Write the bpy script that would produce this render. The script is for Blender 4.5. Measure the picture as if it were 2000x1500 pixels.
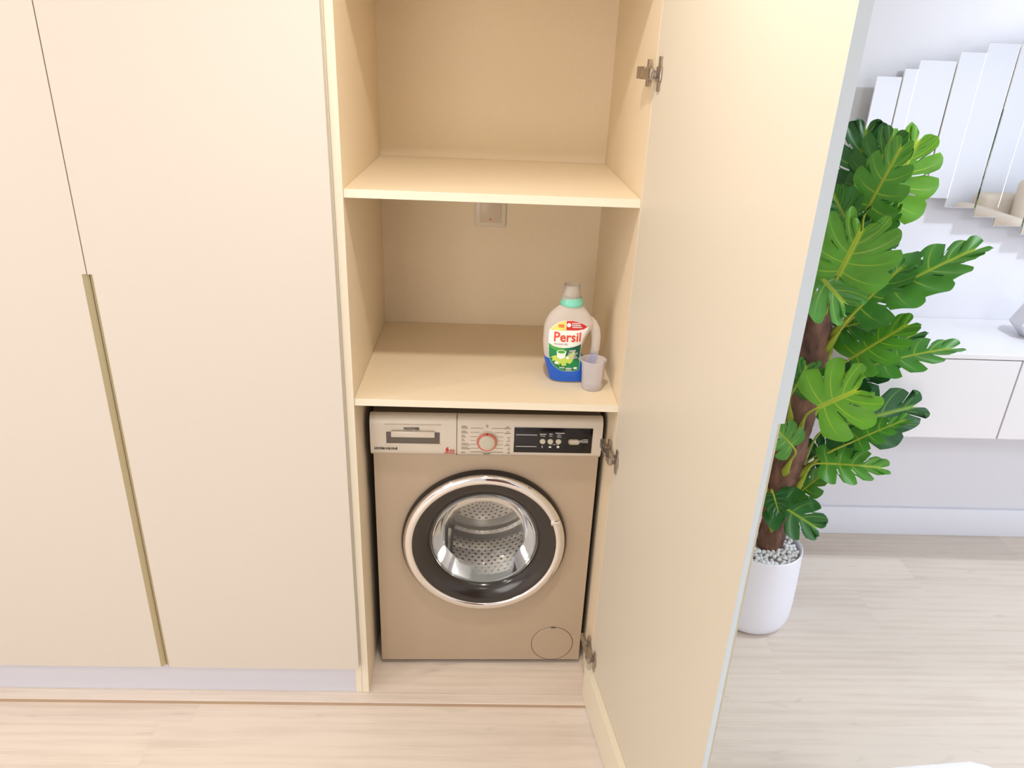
import bpy, bmesh, math, random
from mathutils import Vector, Matrix, noise
random.seed(7)
C = bpy.context.scene.collection
for o in list(bpy.data.objects): bpy.data.objects.remove(o, do_unlink=True)
S = bpy.context.scene

# ------------------------------------------------------------------ camera
F_PX = 1447.16; YAW, PITCH, ROLL = -0.0393529, 0.4193041, 0.0429234
cam_d = bpy.data.cameras.new('camera'); cam = bpy.data.objects.new('camera', cam_d); C.objects.link(cam)
cam_d.sensor_width = 36; cam_d.lens = F_PX/2000*36; cam_d.clip_start = .02
f_ = Vector((-math.sin(YAW)*math.cos(PITCH), math.cos(YAW)*math.cos(PITCH), -math.sin(PITCH)))
r_ = Vector((math.cos(YAW), math.sin(YAW), 0)); u_ = r_.cross(f_)
r2 = math.cos(ROLL)*r_ + math.sin(ROLL)*u_; u2 = -math.sin(ROLL)*r_ + math.cos(ROLL)*u_
M = Matrix((( r2.x, u2.x, -f_.x, .31005), (r2.y, u2.y, -f_.y, -1.59268), (r2.z, u2.z, -f_.z, 1.69365), (0, 0, 0, 1)))
cam.matrix_world = M
S.camera = cam

# ------------------------------------------------------------------ exposure, world, lights
S.view_settings.view_transform = 'Standard'; S.view_settings.look = 'None'
S.view_settings.gamma = 1; S.view_settings.use_curve_mapping = False
S.view_settings.exposure = 0.0
W = bpy.data.worlds.new('world'); S.world = W; W.use_nodes = True
W.node_tree.nodes['Background'].inputs[0].default_value = (.85, .9, 1, 1)
W.node_tree.nodes['Background'].inputs[1].default_value = .6
WARM = (1, .935, .86); COOL = (.77, .88, 1.0)
CEIL = 2.42
def area(name, loc, size, power, col, direction=(0, 0, -1), sy=None, spread=math.pi):
    l = bpy.data.lights.new(name, 'AREA'); l.energy = power; l.color = col
    l.shape = 'RECTANGLE' if sy else 'DISK'; l.size = size; l.spread = spread
    if sy: l.size_y = sy
    o = bpy.data.objects.new(name, l); C.objects.link(o); o.location = loc
    o.rotation_euler = Vector(direction).to_track_quat('-Z', 'Y').to_euler()
    return o
# (x, y, disc radius, watts): spots near the wardrobe, larger panel lamps behind; the hall pair is added fill
LAMPS_FILL_HALL = [(.32, -.63, .04, 10.8), (-1.25, -.62, .04, 6.5), (-1.7, -1.6, .28, 15), (.45, -2.6, .28, 5)]
LAMPS_ROOM = [(2.3, -.05, .07, 17), (3.9, -.05, .07, 11), (2.3, -2.2, .28, 20), (4.2, -2.4, .28, 15)]
for x, y, r, w in LAMPS_FILL_HALL: area('hall_lamp_and_fill', (x, y, CEIL-.012), r*2, w, WARM)
for x, y, r, w in LAMPS_ROOM: area('room_lamp', (x, y, CEIL-.012), r*2, w, COOL)
area('window_daylight', (6.9, -1.6, 1.35), 2.4, 68, (.77, .88, 1.0), (-1, .15, -.05), 1.7)
area('fill_light_behind', (-1.1, -3.84, 1.30), 1.5, 34, (1, .935, .86), (0, 1, 0), 1.5)  # warm fill added behind the camera to brighten doors and niche

# ------------------------------------------------------------------ materials
def new_mat(name):
    m = bpy.data.materials.new(name); m.use_nodes = True
    return m, m.node_tree, m.node_tree.nodes, m.node_tree.nodes['Principled BSDF']
def s2l(c): return tuple(((v/255)/12.92 if v/255 <= .04045 else ((v/255+.055)/1.055)**2.4) for v in c)+(1,)
def mat(name, rgb, rough=.5, metal=0, spec=.5, noise_amt=0, nscale=8, bump=0, bscale=200, stretch=(1, 1, 1), coat=0):
    m, nt, N, b = new_mat(name)
    col = s2l(rgb)
    b.inputs['Base Color'].default_value = col; b.inputs['Roughness'].default_value = rough
    b.inputs['Metallic'].default_value = metal; b.inputs['Specular IOR Level'].default_value = spec
    b.inputs['Coat Weight'].default_value = coat
    tc = N.new('ShaderNodeTexCoord'); mp = N.new('ShaderNodeMapping'); mp.inputs['Scale'].default_value = stretch
    nt.links.new(tc.outputs['Object'], mp.inputs['Vector'])
    if noise_amt:
        n = N.new('ShaderNodeTexNoise'); n.inputs['Scale'].default_value = nscale; n.inputs['Detail'].default_value = 4
        nt.links.new(mp.outputs[0], n.inputs['Vector'])
        r = N.new('ShaderNodeMapRange'); r.inputs['To Min'].default_value = 1-noise_amt; r.inputs['To Max'].default_value = 1+noise_amt
        nt.links.new(n.outputs['Fac'], r.inputs['Value'])
        if noise_amt > .1: r.inputs['From Min'].default_value = .3; r.inputs['From Max'].default_value = .7
        h = N.new('ShaderNodeHueSaturation'); h.inputs['Color'].default_value = col
        nt.links.new(r.outputs[0], h.inputs['Value']); nt.links.new(h.outputs[0], b.inputs['Base Color'])
    if bump:
        n2 = N.new('ShaderNodeTexNoise'); n2.inputs['Scale'].default_value = bscale; n2.inputs['Detail'].default_value = 3
        nt.links.new(mp.outputs[0], n2.inputs['Vector'])
        bp = N.new('ShaderNodeBump'); bp.inputs['Strength'].default_value = bump; bp.inputs['Distance'].default_value = .001 if bump < .9 else .006
        nt.links.new(n2.outputs['Fac'], bp.inputs['Height']); nt.links.new(bp.outputs[0], b.inputs['Normal'])
    return m
DOOR = mat('cream_lacquer', (214, 205, 193), .38, spec=.35, noise_amt=.012, nscale=3)
INNER = mat('linen_laminate', (240, 223, 194), .55, spec=.3, noise_amt=.03, nscale=260, bump=.08, bscale=900, stretch=(1, 1, .25))
EDGE = mat('cream_edge_band', (236, 226, 204), .4)
EDGE_COOL_LIT = mat('cool_lit_edge_band', (200, 208, 212), .35)  # open door's edge band, cool room light put into its colour
CHAMP = mat('champagne_profile', (196, 184, 150), .38, metal=.55)
PLINTH = mat('white_plinth', (214, 214, 224), .35, noise_amt=.02, nscale=4)
WALL = mat('white_wall_paint', (232, 231, 238), .8, noise_amt=.01, nscale=2)
CEILM = mat('ceiling_paint', (244, 242, 238), .9)
SKIRT = mat('white_skirting', (240, 242, 252), .45)
TVW = mat('white_cabinet_lacquer', (234, 231, 234), .35)
GAP = mat('shadow_gap', (70, 66, 62), .8)
SILVER = mat('champagne_steel', (186, 167, 144), .42, metal=.15, spec=.5, noise_amt=.015, nscale=3)
SILVER_L = mat('champagne_plastic', (222, 212, 197), .36, metal=.1, noise_amt=.01, nscale=3)
MTOP = mat('machine_top_grey', (92, 82, 66), .3)
MSIDE = mat('machine_side_dark', (60, 56, 52), .5)
CHROME = mat('chrome', (236, 232, 228), .06, metal=1)
BLACKG = mat('black_gloss', (26, 23, 22), .12, spec=.6)
SMOKE = mat('smoked_trim', (44, 38, 33), .16, spec=.6)
DISPLAY = mat('display_black', (16, 15, 18), .12, spec=.5)
RECESS = mat('recess_grey', (104, 96, 86), .5)
BTN = mat('button_champagne', (206, 200, 180), .35)
RED = mat('red_print', (205, 40, 45), .5)
REDRING = mat('copper_red_ring', (216, 120, 104), .3, metal=.4)
INK = mat('dark_print', (70, 60, 52), .6)
INK_L = mat('faint_print', (140, 126, 110), .6)
WINK = mat('white_print', (225, 222, 220), .5)
RUBBER = mat('grey_gasket', (120, 120, 120), .6)
NICKEL = mat('nickel_hinge', (176, 166, 156), .24, metal=.9, bump=.1, bscale=60)
SCREW = mat('hinge_recess', (90, 80, 72), .4, metal=.7)
POT = mat('white_pot_glaze', (240, 240, 250), .4)
PEB = mat('white_pebble', (252, 252, 254), .6, noise_amt=.04, nscale=30)
SOIL = mat('potting_soil', (206, 204, 208), .9)
SWITCH = mat('switch_plastic', (226, 214, 194), .35)
SWITCH2 = mat('switch_rocker', (214, 196, 172), .35)
LED = mat('orange_neon', (224, 110, 60), .4)
TEAL = mat('teal_collar', (130, 214, 192), .25)
BROWN = mat('brown_door_veneer', (104, 66, 48), .4, noise_amt=.15, nscale=6, stretch=(6, 1, .6))
SUBF = mat('floor_underlay', (176, 156, 136), .8)
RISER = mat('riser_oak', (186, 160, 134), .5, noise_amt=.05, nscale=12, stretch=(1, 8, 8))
DOOR_IN = mat('door_inner_laminate', (219, 210, 192), .42, spec=.3, noise_amt=.012, nscale=3)
GREY = mat('light_grey_ceramic', (224, 224, 232), .5)
FABRIC = mat('beige_boucle', (205, 190, 172), .9, noise_amt=.08, nscale=60, bump=.4, bscale=80)
FABRIC_G = mat('grey_weave', (150, 150, 150), .9, noise_amt=.05, nscale=60)
WTABLE = mat('white_table_lacquer', (250, 248, 252), .3)

def wood_mat(name, base, dark):
    m, nt, N, b = new_mat(name)
    tc = N.new('ShaderNodeTexCoord'); oi = N.new('ShaderNodeObjectInfo')
    mul = N.new('ShaderNodeVectorMath'); mul.operation = 'MULTIPLY_ADD'
    cmb = N.new('ShaderNodeCombineXYZ')
    ml = N.new('ShaderNodeMath'); ml.operation = 'MULTIPLY'; ml.inputs[1].default_value = 37
    nt.links.new(oi.outputs['Random'], ml.inputs[0])
    for k in range(3): nt.links.new(ml.outputs[0], cmb.inputs[k])
    mul.inputs[1].default_value = (1, 1, 1)
    nt.links.new(tc.outputs['Object'], mul.inputs[0]); nt.links.new(cmb.outputs[0], mul.inputs[2])
    def nz(scale, st, det, dist=0):
        mp = N.new('ShaderNodeMapping'); mp.inputs['Scale'].default_value = st
        nt.links.new(mul.outputs[0], mp.inputs['Vector'])
        n = N.new('ShaderNodeTexNoise'); n.inputs['Scale'].default_value = scale; n.inputs['Detail'].default_value = det
        n.inputs['Distortion'].default_value = dist
        nt.links.new(mp.outputs[0], n.inputs['Vector']); return n
    big = nz(2.2, (.9, 5, 1), 3, .8); fine = nz(30, (.22, 7, 1), 5, .4); knot = nz(3.5, (1.2, 5, 1), 2, 1.5)
    wv = N.new('ShaderNodeTexWave'); wv.wave_type = 'BANDS'; wv.bands_direction = 'Y'; wv.inputs['Scale'].default_value = 6
    wv.inputs['Distortion'].default_value = 9; wv.inputs['Detail'].default_value = 3; wv.inputs['Detail Scale'].default_value = .8
    mpw = N.new('ShaderNodeMapping'); mpw.inputs['Scale'].default_value = (.16, 1.6, 1)
    nt.links.new(mul.outputs[0], mpw.inputs['Vector']); nt.links.new(mpw.outputs[0], wv.inputs['Vector'])
    mr = N.new('ShaderNodeMapRange'); mr.inputs['From Min'].default_value = .30; mr.inputs['From Max'].default_value = .72
    nt.links.new(big.outputs['Fac'], mr.inputs['Value'])
    a1 = N.new('ShaderNodeMath'); a1.operation = 'MULTIPLY_ADD'; a1.inputs[1].default_value = .95
    mr.inputs['To Max'].default_value = .55
    nt.links.new(fine.outputs['Fac'], a1.inputs[0]); nt.links.new(mr.outputs[0], a1.inputs[2])
    a2 = N.new('ShaderNodeMath'); a2.operation = 'MULTIPLY_ADD'; a2.inputs[1].default_value = .28
    nt.links.new(wv.outputs['Fac'], a2.inputs[0]); nt.links.new(a1.outputs[0], a2.inputs[2])
    cr = N.new('ShaderNodeValToRGB'); e = cr.color_ramp.elements
    e[0].position = .25; e[0].color = s2l(dark); e[1].position = 1.0; e[1].color = s2l(base)
    nt.links.new(a2.outputs[0], cr.inputs[0])
    kr = N.new('ShaderNodeMapRange'); kr.inputs['From Min'].default_value = .66; kr.inputs['From Max'].default_value = .80
    kr.inputs['To Min'].default_value = 1; kr.inputs['To Max'].default_value = .86
    nt.links.new(knot.outputs['Fac'], kr.inputs['Value'])
    rr = N.new('ShaderNodeMapRange'); rr.inputs['To Min'].default_value = .965; rr.inputs['To Max'].default_value = 1.025
    nt.links.new(oi.outputs['Random'], rr.inputs['Value'])
    mm = N.new('ShaderNodeMath'); mm.operation = 'MULTIPLY'
    nt.links.new(kr.outputs[0], mm.inputs[0]); nt.links.new(rr.outputs[0], mm.inputs[1])
    h = N.new('ShaderNodeHueSaturation'); nt.links.new(cr.outputs[0], h.inputs['Color']); nt.links.new(mm.outputs[0], h.inputs['Value'])
    nt.links.new(h.outputs[0], b.inputs['Base Color'])
    b.inputs['Roughness'].default_value = .42; b.inputs['Specular IOR Level'].default_value = .35
    return m
WOOD = wood_mat('oak_laminate', (230, 217, 204), (212, 197, 183))
WOOD_R = WOOD

def clear_mat(name, rgb, alpha_t, rough=.25, gloss=.12):
    """thin translucent plastic or glass: transparent + milky diffuse + fresnel gloss"""
    m, nt, N, b = new_mat(name); N.remove(b); out = N['Material Output']
    t = N.new('ShaderNodeBsdfTransparent'); t.inputs[0].default_value = (.97, .97, .97, 1)
    d = N.new('ShaderNodeBsdfDiffuse'); d.inputs[0].default_value = s2l(rgb)
    tl = N.new('ShaderNodeBsdfTranslucent'); tl.inputs[0].default_value = s2l(rgb)
    m0 = N.new('ShaderNodeMixShader'); m0.inputs[0].default_value = .12
    nt.links.new(d.outputs[0], m0.inputs[1]); nt.links.new(tl.outputs[0], m0.inputs[2])
    m1 = N.new('ShaderNodeMixShader')
    lw0 = N.new('ShaderNodeLayerWeight'); lw0.inputs[0].default_value = .35
    mr = N.new('ShaderNodeMapRange'); mr.inputs['To Min'].default_value = 1-alpha_t; mr.inputs['To Max'].default_value = min(1, (1-alpha_t)*2.2)
    nt.links.new(lw0.outputs['Facing'], mr.inputs['Value']); nt.links.new(mr.outputs[0], m1.inputs[0])
    nt.links.new(t.outputs[0], m1.inputs[1]); nt.links.new(m0.outputs[0], m1.inputs[2])
    g = N.new('ShaderNodeBsdfGlossy'); g.inputs['Roughness'].default_value = rough
    lw = N.new('ShaderNodeLayerWeight'); lw.inputs[0].default_value = gloss
    m2 = N.new('ShaderNodeMixShader'); nt.links.new(lw.outputs['Fresnel'], m2.inputs[0])
    nt.links.new(m1.outputs[0], m2.inputs[1]); nt.links.new(g.outputs[0], m2.inputs[2])
    nt.links.new(m2.outputs[0], out.inputs[0]); return m
MILKY = clear_mat('frosted_bottle_plastic', (255, 246, 238), .48, .3, .10)
CAPM = clear_mat('clear_cap_plastic', (240, 232, 220), .6, .15, .15)
CUPM = clear_mat('frosted_cup_plastic', (248, 242, 246), .70, .3, .12)
GLASS = clear_mat('door_glass', (150, 156, 156), .90, .03, .30)
BLUE = mat('blue_gel', (28, 96, 205), .3, spec=.5)

def drum_mat():
    m, nt, N, b = new_mat('perforated_steel')
    b.inputs['Metallic'].default_value = 1; b.inputs['Roughness'].default_value = .24
    uv = N.new('ShaderNodeUVMap'); uv.uv_map = 'holes'
    sp = N.new('ShaderNodeSeparateXYZ'); nt.links.new(uv.outputs[0], sp.inputs[0])
    flr = N.new('ShaderNodeMath'); flr.operation = 'FLOOR'; nt.links.new(sp.outputs[1], flr.inputs[0])
    hf = N.new('ShaderNodeMath'); hf.operation = 'MULTIPLY_ADD'; hf.inputs[1].default_value = .5
    nt.links.new(flr.outputs[0], hf.inputs[0]); nt.links.new(sp.outputs[0], hf.inputs[2])
    cb = N.new('ShaderNodeCombineXYZ'); nt.links.new(hf.outputs[0], cb.inputs[0]); nt.links.new(sp.outputs[1], cb.inputs[1])
    fr = N.new('ShaderNodeVectorMath'); fr.operation = 'FRACTION'; nt.links.new(cb.outputs[0], fr.inputs[0])
    sb = N.new('ShaderNodeVectorMath'); sb.operation = 'DISTANCE'; sb.inputs[1].default_value = (.5, .5, 0)
    nt.links.new(fr.outputs[0], sb.inputs[0])
    lt = N.new('ShaderNodeMath'); lt.operation = 'LESS_THAN'; lt.inputs[1].default_value = .21
    nt.links.new(sb.outputs['Value'], lt.inputs[0])
    mx = N.new('ShaderNodeMix'); mx.data_type = 'RGBA'
    mx.inputs['A'].default_value = s2l((222, 218, 212)); mx.inputs['B'].default_value = s2l((24, 20, 18))
    nt.links.new(lt.outputs[0], mx.inputs['Factor']); nt.links.new(mx.outputs['Result'], b.inputs['Base Color'])
    return m
DRUM = drum_mat()
STEEL = mat('drum_steel', (222, 218, 212), .2, metal=1)

def mirror_mat():
    m, nt, N, b = new_mat('mirror_glass')
    b.inputs['Metallic'].default_value = 1; b.inputs['Roughness'].default_value = .015
    b.inputs['Base Color'].default_value = (.93, .95, .96, 1); return m
MIRROR = mirror_mat()

def leaf_mat():
    m, nt, N, b = new_mat('monstera_leaf')
    uv = N.new('ShaderNodeUVMap'); uv.uv_map = 'vein'
    sx = N.new('ShaderNodeSeparateXYZ'); nt.links.new(uv.outputs[0], sx.inputs[0])
    # x: distance from the lateral vein (0 on it), y: distance from midrib
    a = N.new('ShaderNodeMapRange'); a.inputs['From Min'].default_value = .0; a.inputs['From Max'].default_value = .06
    a.inputs['To Min'].default_value = 1; a.inputs['To Max'].default_value = 0; nt.links.new(sx.outputs[0], a.inputs['Value'])
    fall = N.new('ShaderNodeMapRange'); fall.inputs['From Min'].default_value = .35; fall.inputs['From Max'].default_value = .95
    fall.inputs['To Min'].default_value = .75; fall.inputs['To Max'].default_value = 0; nt.links.new(sx.outputs[1], fall.inputs['Value'])
    ml = N.new('ShaderNodeMath'); ml.operation = 'MULTIPLY'; nt.links.new(a.outputs[0], ml.inputs[0]); nt.links.new(fall.outputs[0], ml.inputs[1])
    c = N.new('ShaderNodeMapRange'); c.inputs['From Min'].default_value = .02; c.inputs['From Max'].default_value = .075
    c.inputs['To Min'].default_value = 1; c.inputs['To Max'].default_value = 0; nt.links.new(sx.outputs[1], c.inputs['Value'])
    mx = N.new('ShaderNodeMath'); mx.operation = 'MAXIMUM'; nt.links.new(ml.outputs[0], mx.inputs[0]); nt.links.new(c.outputs[0], mx.inputs[1])
    at = N.new('ShaderNodeAttribute'); at.attribute_name = 'tone'; at.attribute_type = 'GEOMETRY'
    tr = N.new('ShaderNodeValToRGB'); e = tr.color_ramp.elements
    e[0].position = 0; e[0].color = s2l((104, 168, 34)); e[1].position = 1; e[1].color = s2l((26, 78, 36))
    mid = e.new(.45); mid.color = s2l((66, 132, 46))
    nt.links.new(at.outputs['Fac'], tr.inputs[0])
    tc = N.new('ShaderNodeTexCoord'); nz = N.new('ShaderNodeTexNoise'); nz.inputs['Scale'].default_value = 14
    nt.links.new(tc.outputs['Object'], nz.inputs['Vector'])
    nr = N.new('ShaderNodeMapRange'); nr.inputs['To Min'].default_value = .62; nr.inputs['To Max'].default_value = 1.38
    nt.links.new(nz.outputs['Fac'], nr.inputs['Value'])
    h = N.new('ShaderNodeHueSaturation'); nt.links.new(nr.outputs[0], h.inputs['Value']); nt.links.new(tr.outputs[0], h.inputs['Color'])
    vr = N.new('ShaderNodeValToRGB'); e = vr.color_ramp.elements
    e[0].color = s2l((186, 208, 48)); e[1].color = s2l((110, 160, 60)); nt.links.new(at.outputs['Fac'], vr.inputs[0])
    mc = N.new('ShaderNodeMix'); mc.data_type = 'RGBA'
    nt.links.new(mx.outputs[0], mc.inputs['Factor']); nt.links.new(h.outputs[0], mc.inputs['A']); nt.links.new(vr.outputs[0], mc.inputs['B'])
    nt.links.new(mc.outputs['Result'], b.inputs['Base Color'])
    b.inputs['Roughness'].default_value = .38; b.inputs['Specular IOR Level'].default_value = .45
    tl = N.new('ShaderNodeBsdfTranslucent'); nt.links.new(mc.outputs['Result'], tl.inputs[0])
    ms = N.new('ShaderNodeMixShader'); ms.inputs[0].default_value = .22
    nt.links.new(b.outputs[0], ms.inputs[1]); nt.links.new(tl.outputs[0], ms.inputs[2])
    nt.links.new(ms.outputs[0], N['Material Output'].inputs[0]); return m
LEAF = leaf_mat()
STALK = mat('yellow_green_stalk', (158, 170, 52), .5, noise_amt=.12, nscale=20)
BARK = mat('brown_fibre_trunk', (112, 80, 66), .85, noise_amt=.6, nscale=30, bump=1.0, bscale=90, stretch=(1, 1, .4))

# ------------------------------------------------------------------ helpers
def mesh_obj(name, bm, m, parent=None, smooth=False, angle=35):
    me = bpy.data.meshes.new(name); bm.normal_update(); bm.to_mesh(me); bm.free()
    if m is not None: me.materials.append(m)
    if smooth:
        me.shade_smooth(); me.set_sharp_from_angle(angle=math.radians(angle))
    o = bpy.data.objects.new(name, me); C.objects.link(o)
    if parent: o.parent = parent
    return o
def bx(bm, x0, x1, y0, y1, z0, z1, bev=0, seg=2):
    t = bmesh.new()
    bmesh.ops.create_cube(t, size=1)
    for v in t.verts:
        v.co = Vector(((x0+x1)/2+v.co.x*(x1-x0), (y0+y1)/2+v.co.y*(y1-y0), (z0+z1)/2+v.co.z*(z1-z0)))
    if bev: bmesh.ops.bevel(t, geom=t.edges[:], offset=bev, segments=seg, profile=.5, affect='EDGES')
    tm = bpy.data.meshes.new('tmp'); t.to_mesh(tm); t.free(); bm.from_mesh(tm); bpy.data.meshes.remove(tm)
    return bm
def box(name, x0, x1, y0, y1, z0, z1, m, parent=None, bev=0, seg=2):
    return mesh_obj(name, bx(bmesh.new(), x0, x1, y0, y1, z0, z1, bev, seg), m, parent, smooth=bool(bev))
def empty(name, loc=(0, 0, 0), rz=0):
    o = bpy.data.objects.new(name, None); C.objects.link(o); o.location = loc; o.rotation_euler = (0, 0, rz)
    o.empty_display_size = .05; return o
def tag(o, label=None, cat=None, group=None, kind=None):
    if label: o['label'] = label
    if cat: o['category'] = cat
    if group: o['group'] = group
    if kind: o['kind'] = kind
    return o
def lathe(bm, prof, n=48, center=(0, 0, 0), axis='Z', cap0=False, cap1=False, uvs=None):
    """prof: (r, h). axis 'Z' up, or '-Y' (h grows towards -y)"""
    rings = []
    for r, h in prof:
        ring = []
        for i in range(n):
            a = 2*math.pi*i/n
            if axis == 'Z': p = (center[0]+r*math.cos(a), center[1]+r*math.sin(a), center[2]+h)
            else: p = (center[0]+r*math.cos(a), center[1]-h, center[2]+r*math.sin(a))
            ring.append(bm.verts.new(p))
        rings.append(ring)
    uvl = bm.loops.layers.uv.get('holes') if uvs else None
    if uvs and not uvl: uvl = bm.loops.layers.uv.new('holes')
    for k in range(len(rings)-1):
        A, B = rings[k], rings[k+1]
        for i in range(n):
            j = (i+1) % n
            fc = bm.faces.new((A[i], A[j], B[j], B[i]) if axis == 'Z' else (A[j], A[i], B[i], B[j]))
            if uvl:
                for l, (ii, kk) in zip(fc.loops, [(i, k), (i+1, k), (i+1, k+1), (i, k+1)] if axis == 'Z' else [(i+1, k), (i, k), (i, k+1), (i+1, k+1)]):
                    l[uvl].uv = uvs(ii/n, kk)
    if cap0: bm.faces.new(rings[0][::-1] if axis == 'Z' else rings[0])
    if cap1: bm.faces.new(rings[-1] if axis == 'Z' else rings[-1][::-1])
    return bm
def tube(bm, pts, radii, n=8, flat=1.0, cap=True):
    pts = [Vector(p) for p in pts]; rings = []
    up = Vector((0, 0, 1)); prev = None
    for i, p in enumerate(pts):
        d = (pts[min(i+1, len(pts)-1)]-pts[max(i-1, 0)]).normalized()
        s = d.cross(up if abs(d.z) < .95 else Vector((0, 1, 0))) if prev is None else prev-d*prev.dot(d)
        s.normalize(); prev = s; t = d.cross(s)
        r = radii[i] if isinstance(radii, (list, tuple)) else radii
        rings.append([bm.verts.new(p+s*(r*math.cos(2*math.pi*k/n))+t*(r*flat*math.sin(2*math.pi*k/n))) for k in range(n)])
    for A, B in zip(rings, rings[1:]):
        for k in range(n): bm.faces.new((A[k], A[(k+1) % n], B[(k+1) % n], B[k]))
    if cap:
        bm.faces.new(rings[0][::-1]); bm.faces.new(rings[-1])
    return bm
def text_bm(s, size, depth=.0003, bold=0, align='CENTER', sx=1.0):
    cu = bpy.data.curves.new('txt', 'FONT'); cu.body = s; cu.size = size; cu.extrude = depth; cu.offset = bold
    cu.align_x = align; cu.align_y = 'CENTER'; cu.resolution_u = 3
    o = bpy.data.objects.new('txt', cu); C.objects.link(o)
    dg = bpy.context.evaluated_depsgraph_get(); dg.update()
    me = bpy.data.meshes.new_from_object(o.evaluated_get(dg))
    bm = bmesh.new(); bm.from_mesh(me)
    bpy.data.objects.remove(o); bpy.data.curves.remove(cu); bpy.data.meshes.remove(me)
    for v in bm.verts: v.co = Vector((v.co.x*sx, -v.co.z, v.co.y))      # upright, facing -y
    return bm
def ctext(name, s, x, y, z, size, m, parent, **k):
    bm = text_bm(s, size, **k)
    for v in bm.verts: v.co += Vector((x, y, z))
    return mesh_obj(name, bm, m, parent)
def dashes(name, items, m, parent):
    """tiny illegible lines of print as thin strokes: (x, y, z, w, h)"""
    bm = bmesh.new()
    for x, y, z, w, h in items:
        k = 0.0
        while k < w-1e-6:
            ww = min(random.uniform(.0018, .0045), w-k)
            bx(bm, x+k, x+k+ww, y-.0003, y, z-h/2, z+h/2); k += ww+.0007
    return tag(mesh_obj(name, bm, m, parent), kind='stuff')
def prism(bm, poly, z0, z1):
    a = [bm.verts.new((x, y, z0)) for x, y in poly]; b = [bm.verts.new((x, y, z1)) for x, y in poly]
    n = len(poly); bm.faces.new(a[::-1]); bm.faces.new(b)
    for i in range(n): bm.faces.new((a[i], a[(i+1) % n], b[(i+1) % n], b[i]))
    return bm

# ------------------------------------------------------------------ room shell
FZ = -.014                                             # floor level (the wardrobe stands on a 14 mm board)
X0, X1, Y0, YW = -2.6, 7.1, -3.9, .862
fl = tag(box('floor', X0, X1, Y0, YW+.02, FZ-.09, FZ-.012, SUBF), kind='structure')
PW, PL = .2, 1.22
rowk = 0
for k in range(-20, 4):
    ya = .105+PW*k
    if ya >= YW or ya+PW < Y0: continue
    off = {-2: -.556, 2: 1.91, 0: 1.245, -1: .75}.get(k, (k*.437) % PL)
    if k == 3: off = 2.4
    x = off-PL*math.ceil((off-X0)/PL)
    while x < X1:
        a, b = max(x, X0), min(x+PL, X1)
        ye = min(ya+PW, YW+.01)
        if b-a > .02 and not (b < -2.0 or a > 5.0):
            cx, cy = (a+b)/2, (ya+ye)/2
            pl = box('plank', a-cx+.00006, b-cx-.00006, ya-cy+.00006, ye-cy-.00006, -.012, 0, WOOD, fl)
            pl.location = (cx, cy, FZ)
        x += PL
tag(box('ceiling', X0, X1, Y0, YW+.02, CEIL, CEIL+.1, CEILM), kind='structure')
tag(box('wall_back', X0, X1+.1, YW, YW+.12, FZ-.1, CEIL+.1, WALL), kind='structure')
tag(box('wall_left', X0-.12, X0, Y0, YW+.12, FZ-.1, CEIL+.1, WALL), kind='structure')
bm = bmesh.new()                                      # wall behind the camera, with an opening added for the fill light
VX0, VX1, VZ0, VZ1 = -1.9, -.3, .50, 2.10
bx(bm, X0, VX0, Y0-.12, Y0, FZ-.1, CEIL+.1); bx(bm, VX1, X1, Y0-.12, Y0, FZ-.1, CEIL+.1)
bx(bm, VX0, VX1, Y0-.12, Y0, FZ-.1, VZ0); bx(bm, VX0, VX1, Y0-.12, Y0, VZ1, CEIL+.1)
tag(mesh_obj('wall_front', bm, WALL), kind='structure')
bm = bmesh.new()
for xx in (VX0, (VX0+VX1)/2-.025, VX1-.05): bx(bm, xx, xx+.05, Y0-.08, Y0-.02, VZ0, VZ1)
bx(bm, VX0, VX1, Y0-.08, Y0-.02, VZ0, VZ0+.05); bx(bm, VX0, VX1, Y0-.08, Y0-.02, VZ1-.05, VZ1)
tag(mesh_obj('fill_window_frame', bm, SKIRT), kind='structure')  # frame added around the opening of the fill light
d1 = tag(empty('door_1', (.95, Y0, FZ)), kind='structure')  # brown door behind the camera (it shows in the chrome ring)
box('door_leaf', -.42, .42, .001, .041, .005, 2.08, BROWN, d1, .003)
for a, b, z0, z1 in ((-.50, -.425, 0, 2.16), (.425, .50, 0, 2.16), (-.425, .425, 2.09, 2.16)): box('frame', a, b, .001, .03, z0, z1, BROWN, d1, .002)
tb = bmesh.new(); tube(tb, [(.34, .042, 1.0), (.34, .09, 1.0), (.24, .09, 1.0)], .009, 10); mesh_obj('lever_handle', tb, NICKEL, d1, smooth=True)
# right wall with a window opening (daylight)
bm = bmesh.new()
WY0, WY1, WZ0, WZ1 = -2.9, -.3, .5, 2.2
bx(bm, X1, X1+.12, Y0, WY0, FZ-.1, CEIL+.1); bx(bm, X1, X1+.12, WY1, YW+.12, FZ-.1, CEIL+.1)
bx(bm, X1, X1+.12, WY0, WY1, FZ-.1, WZ0); bx(bm, X1, X1+.12, WY0, WY1, WZ1, CEIL+.1)
tag(mesh_obj('wall_right', bm, WALL), kind='structure')
bm = bmesh.new()
for yy in (WY0, (WY0+WY1)/2-.025, WY1-.05): bx(bm, X1+.02, X1+.08, yy, yy+.05, WZ0, WZ1)
bx(bm, X1+.02, X1+.08, WY0, WY1, WZ0, WZ0+.05); bx(bm, X1+.02, X1+.08, WY0, WY1, WZ1-.05, WZ1)
tag(mesh_obj('window_1', bm, SKIRT), kind='structure')
bb = bmesh.new(); bx(bb, .70, X1, YW-.014, YW, FZ, FZ+.125, .004); tag(mesh_obj('baseboard_back', bb, SKIRT, smooth=True), kind='structure')
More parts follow.
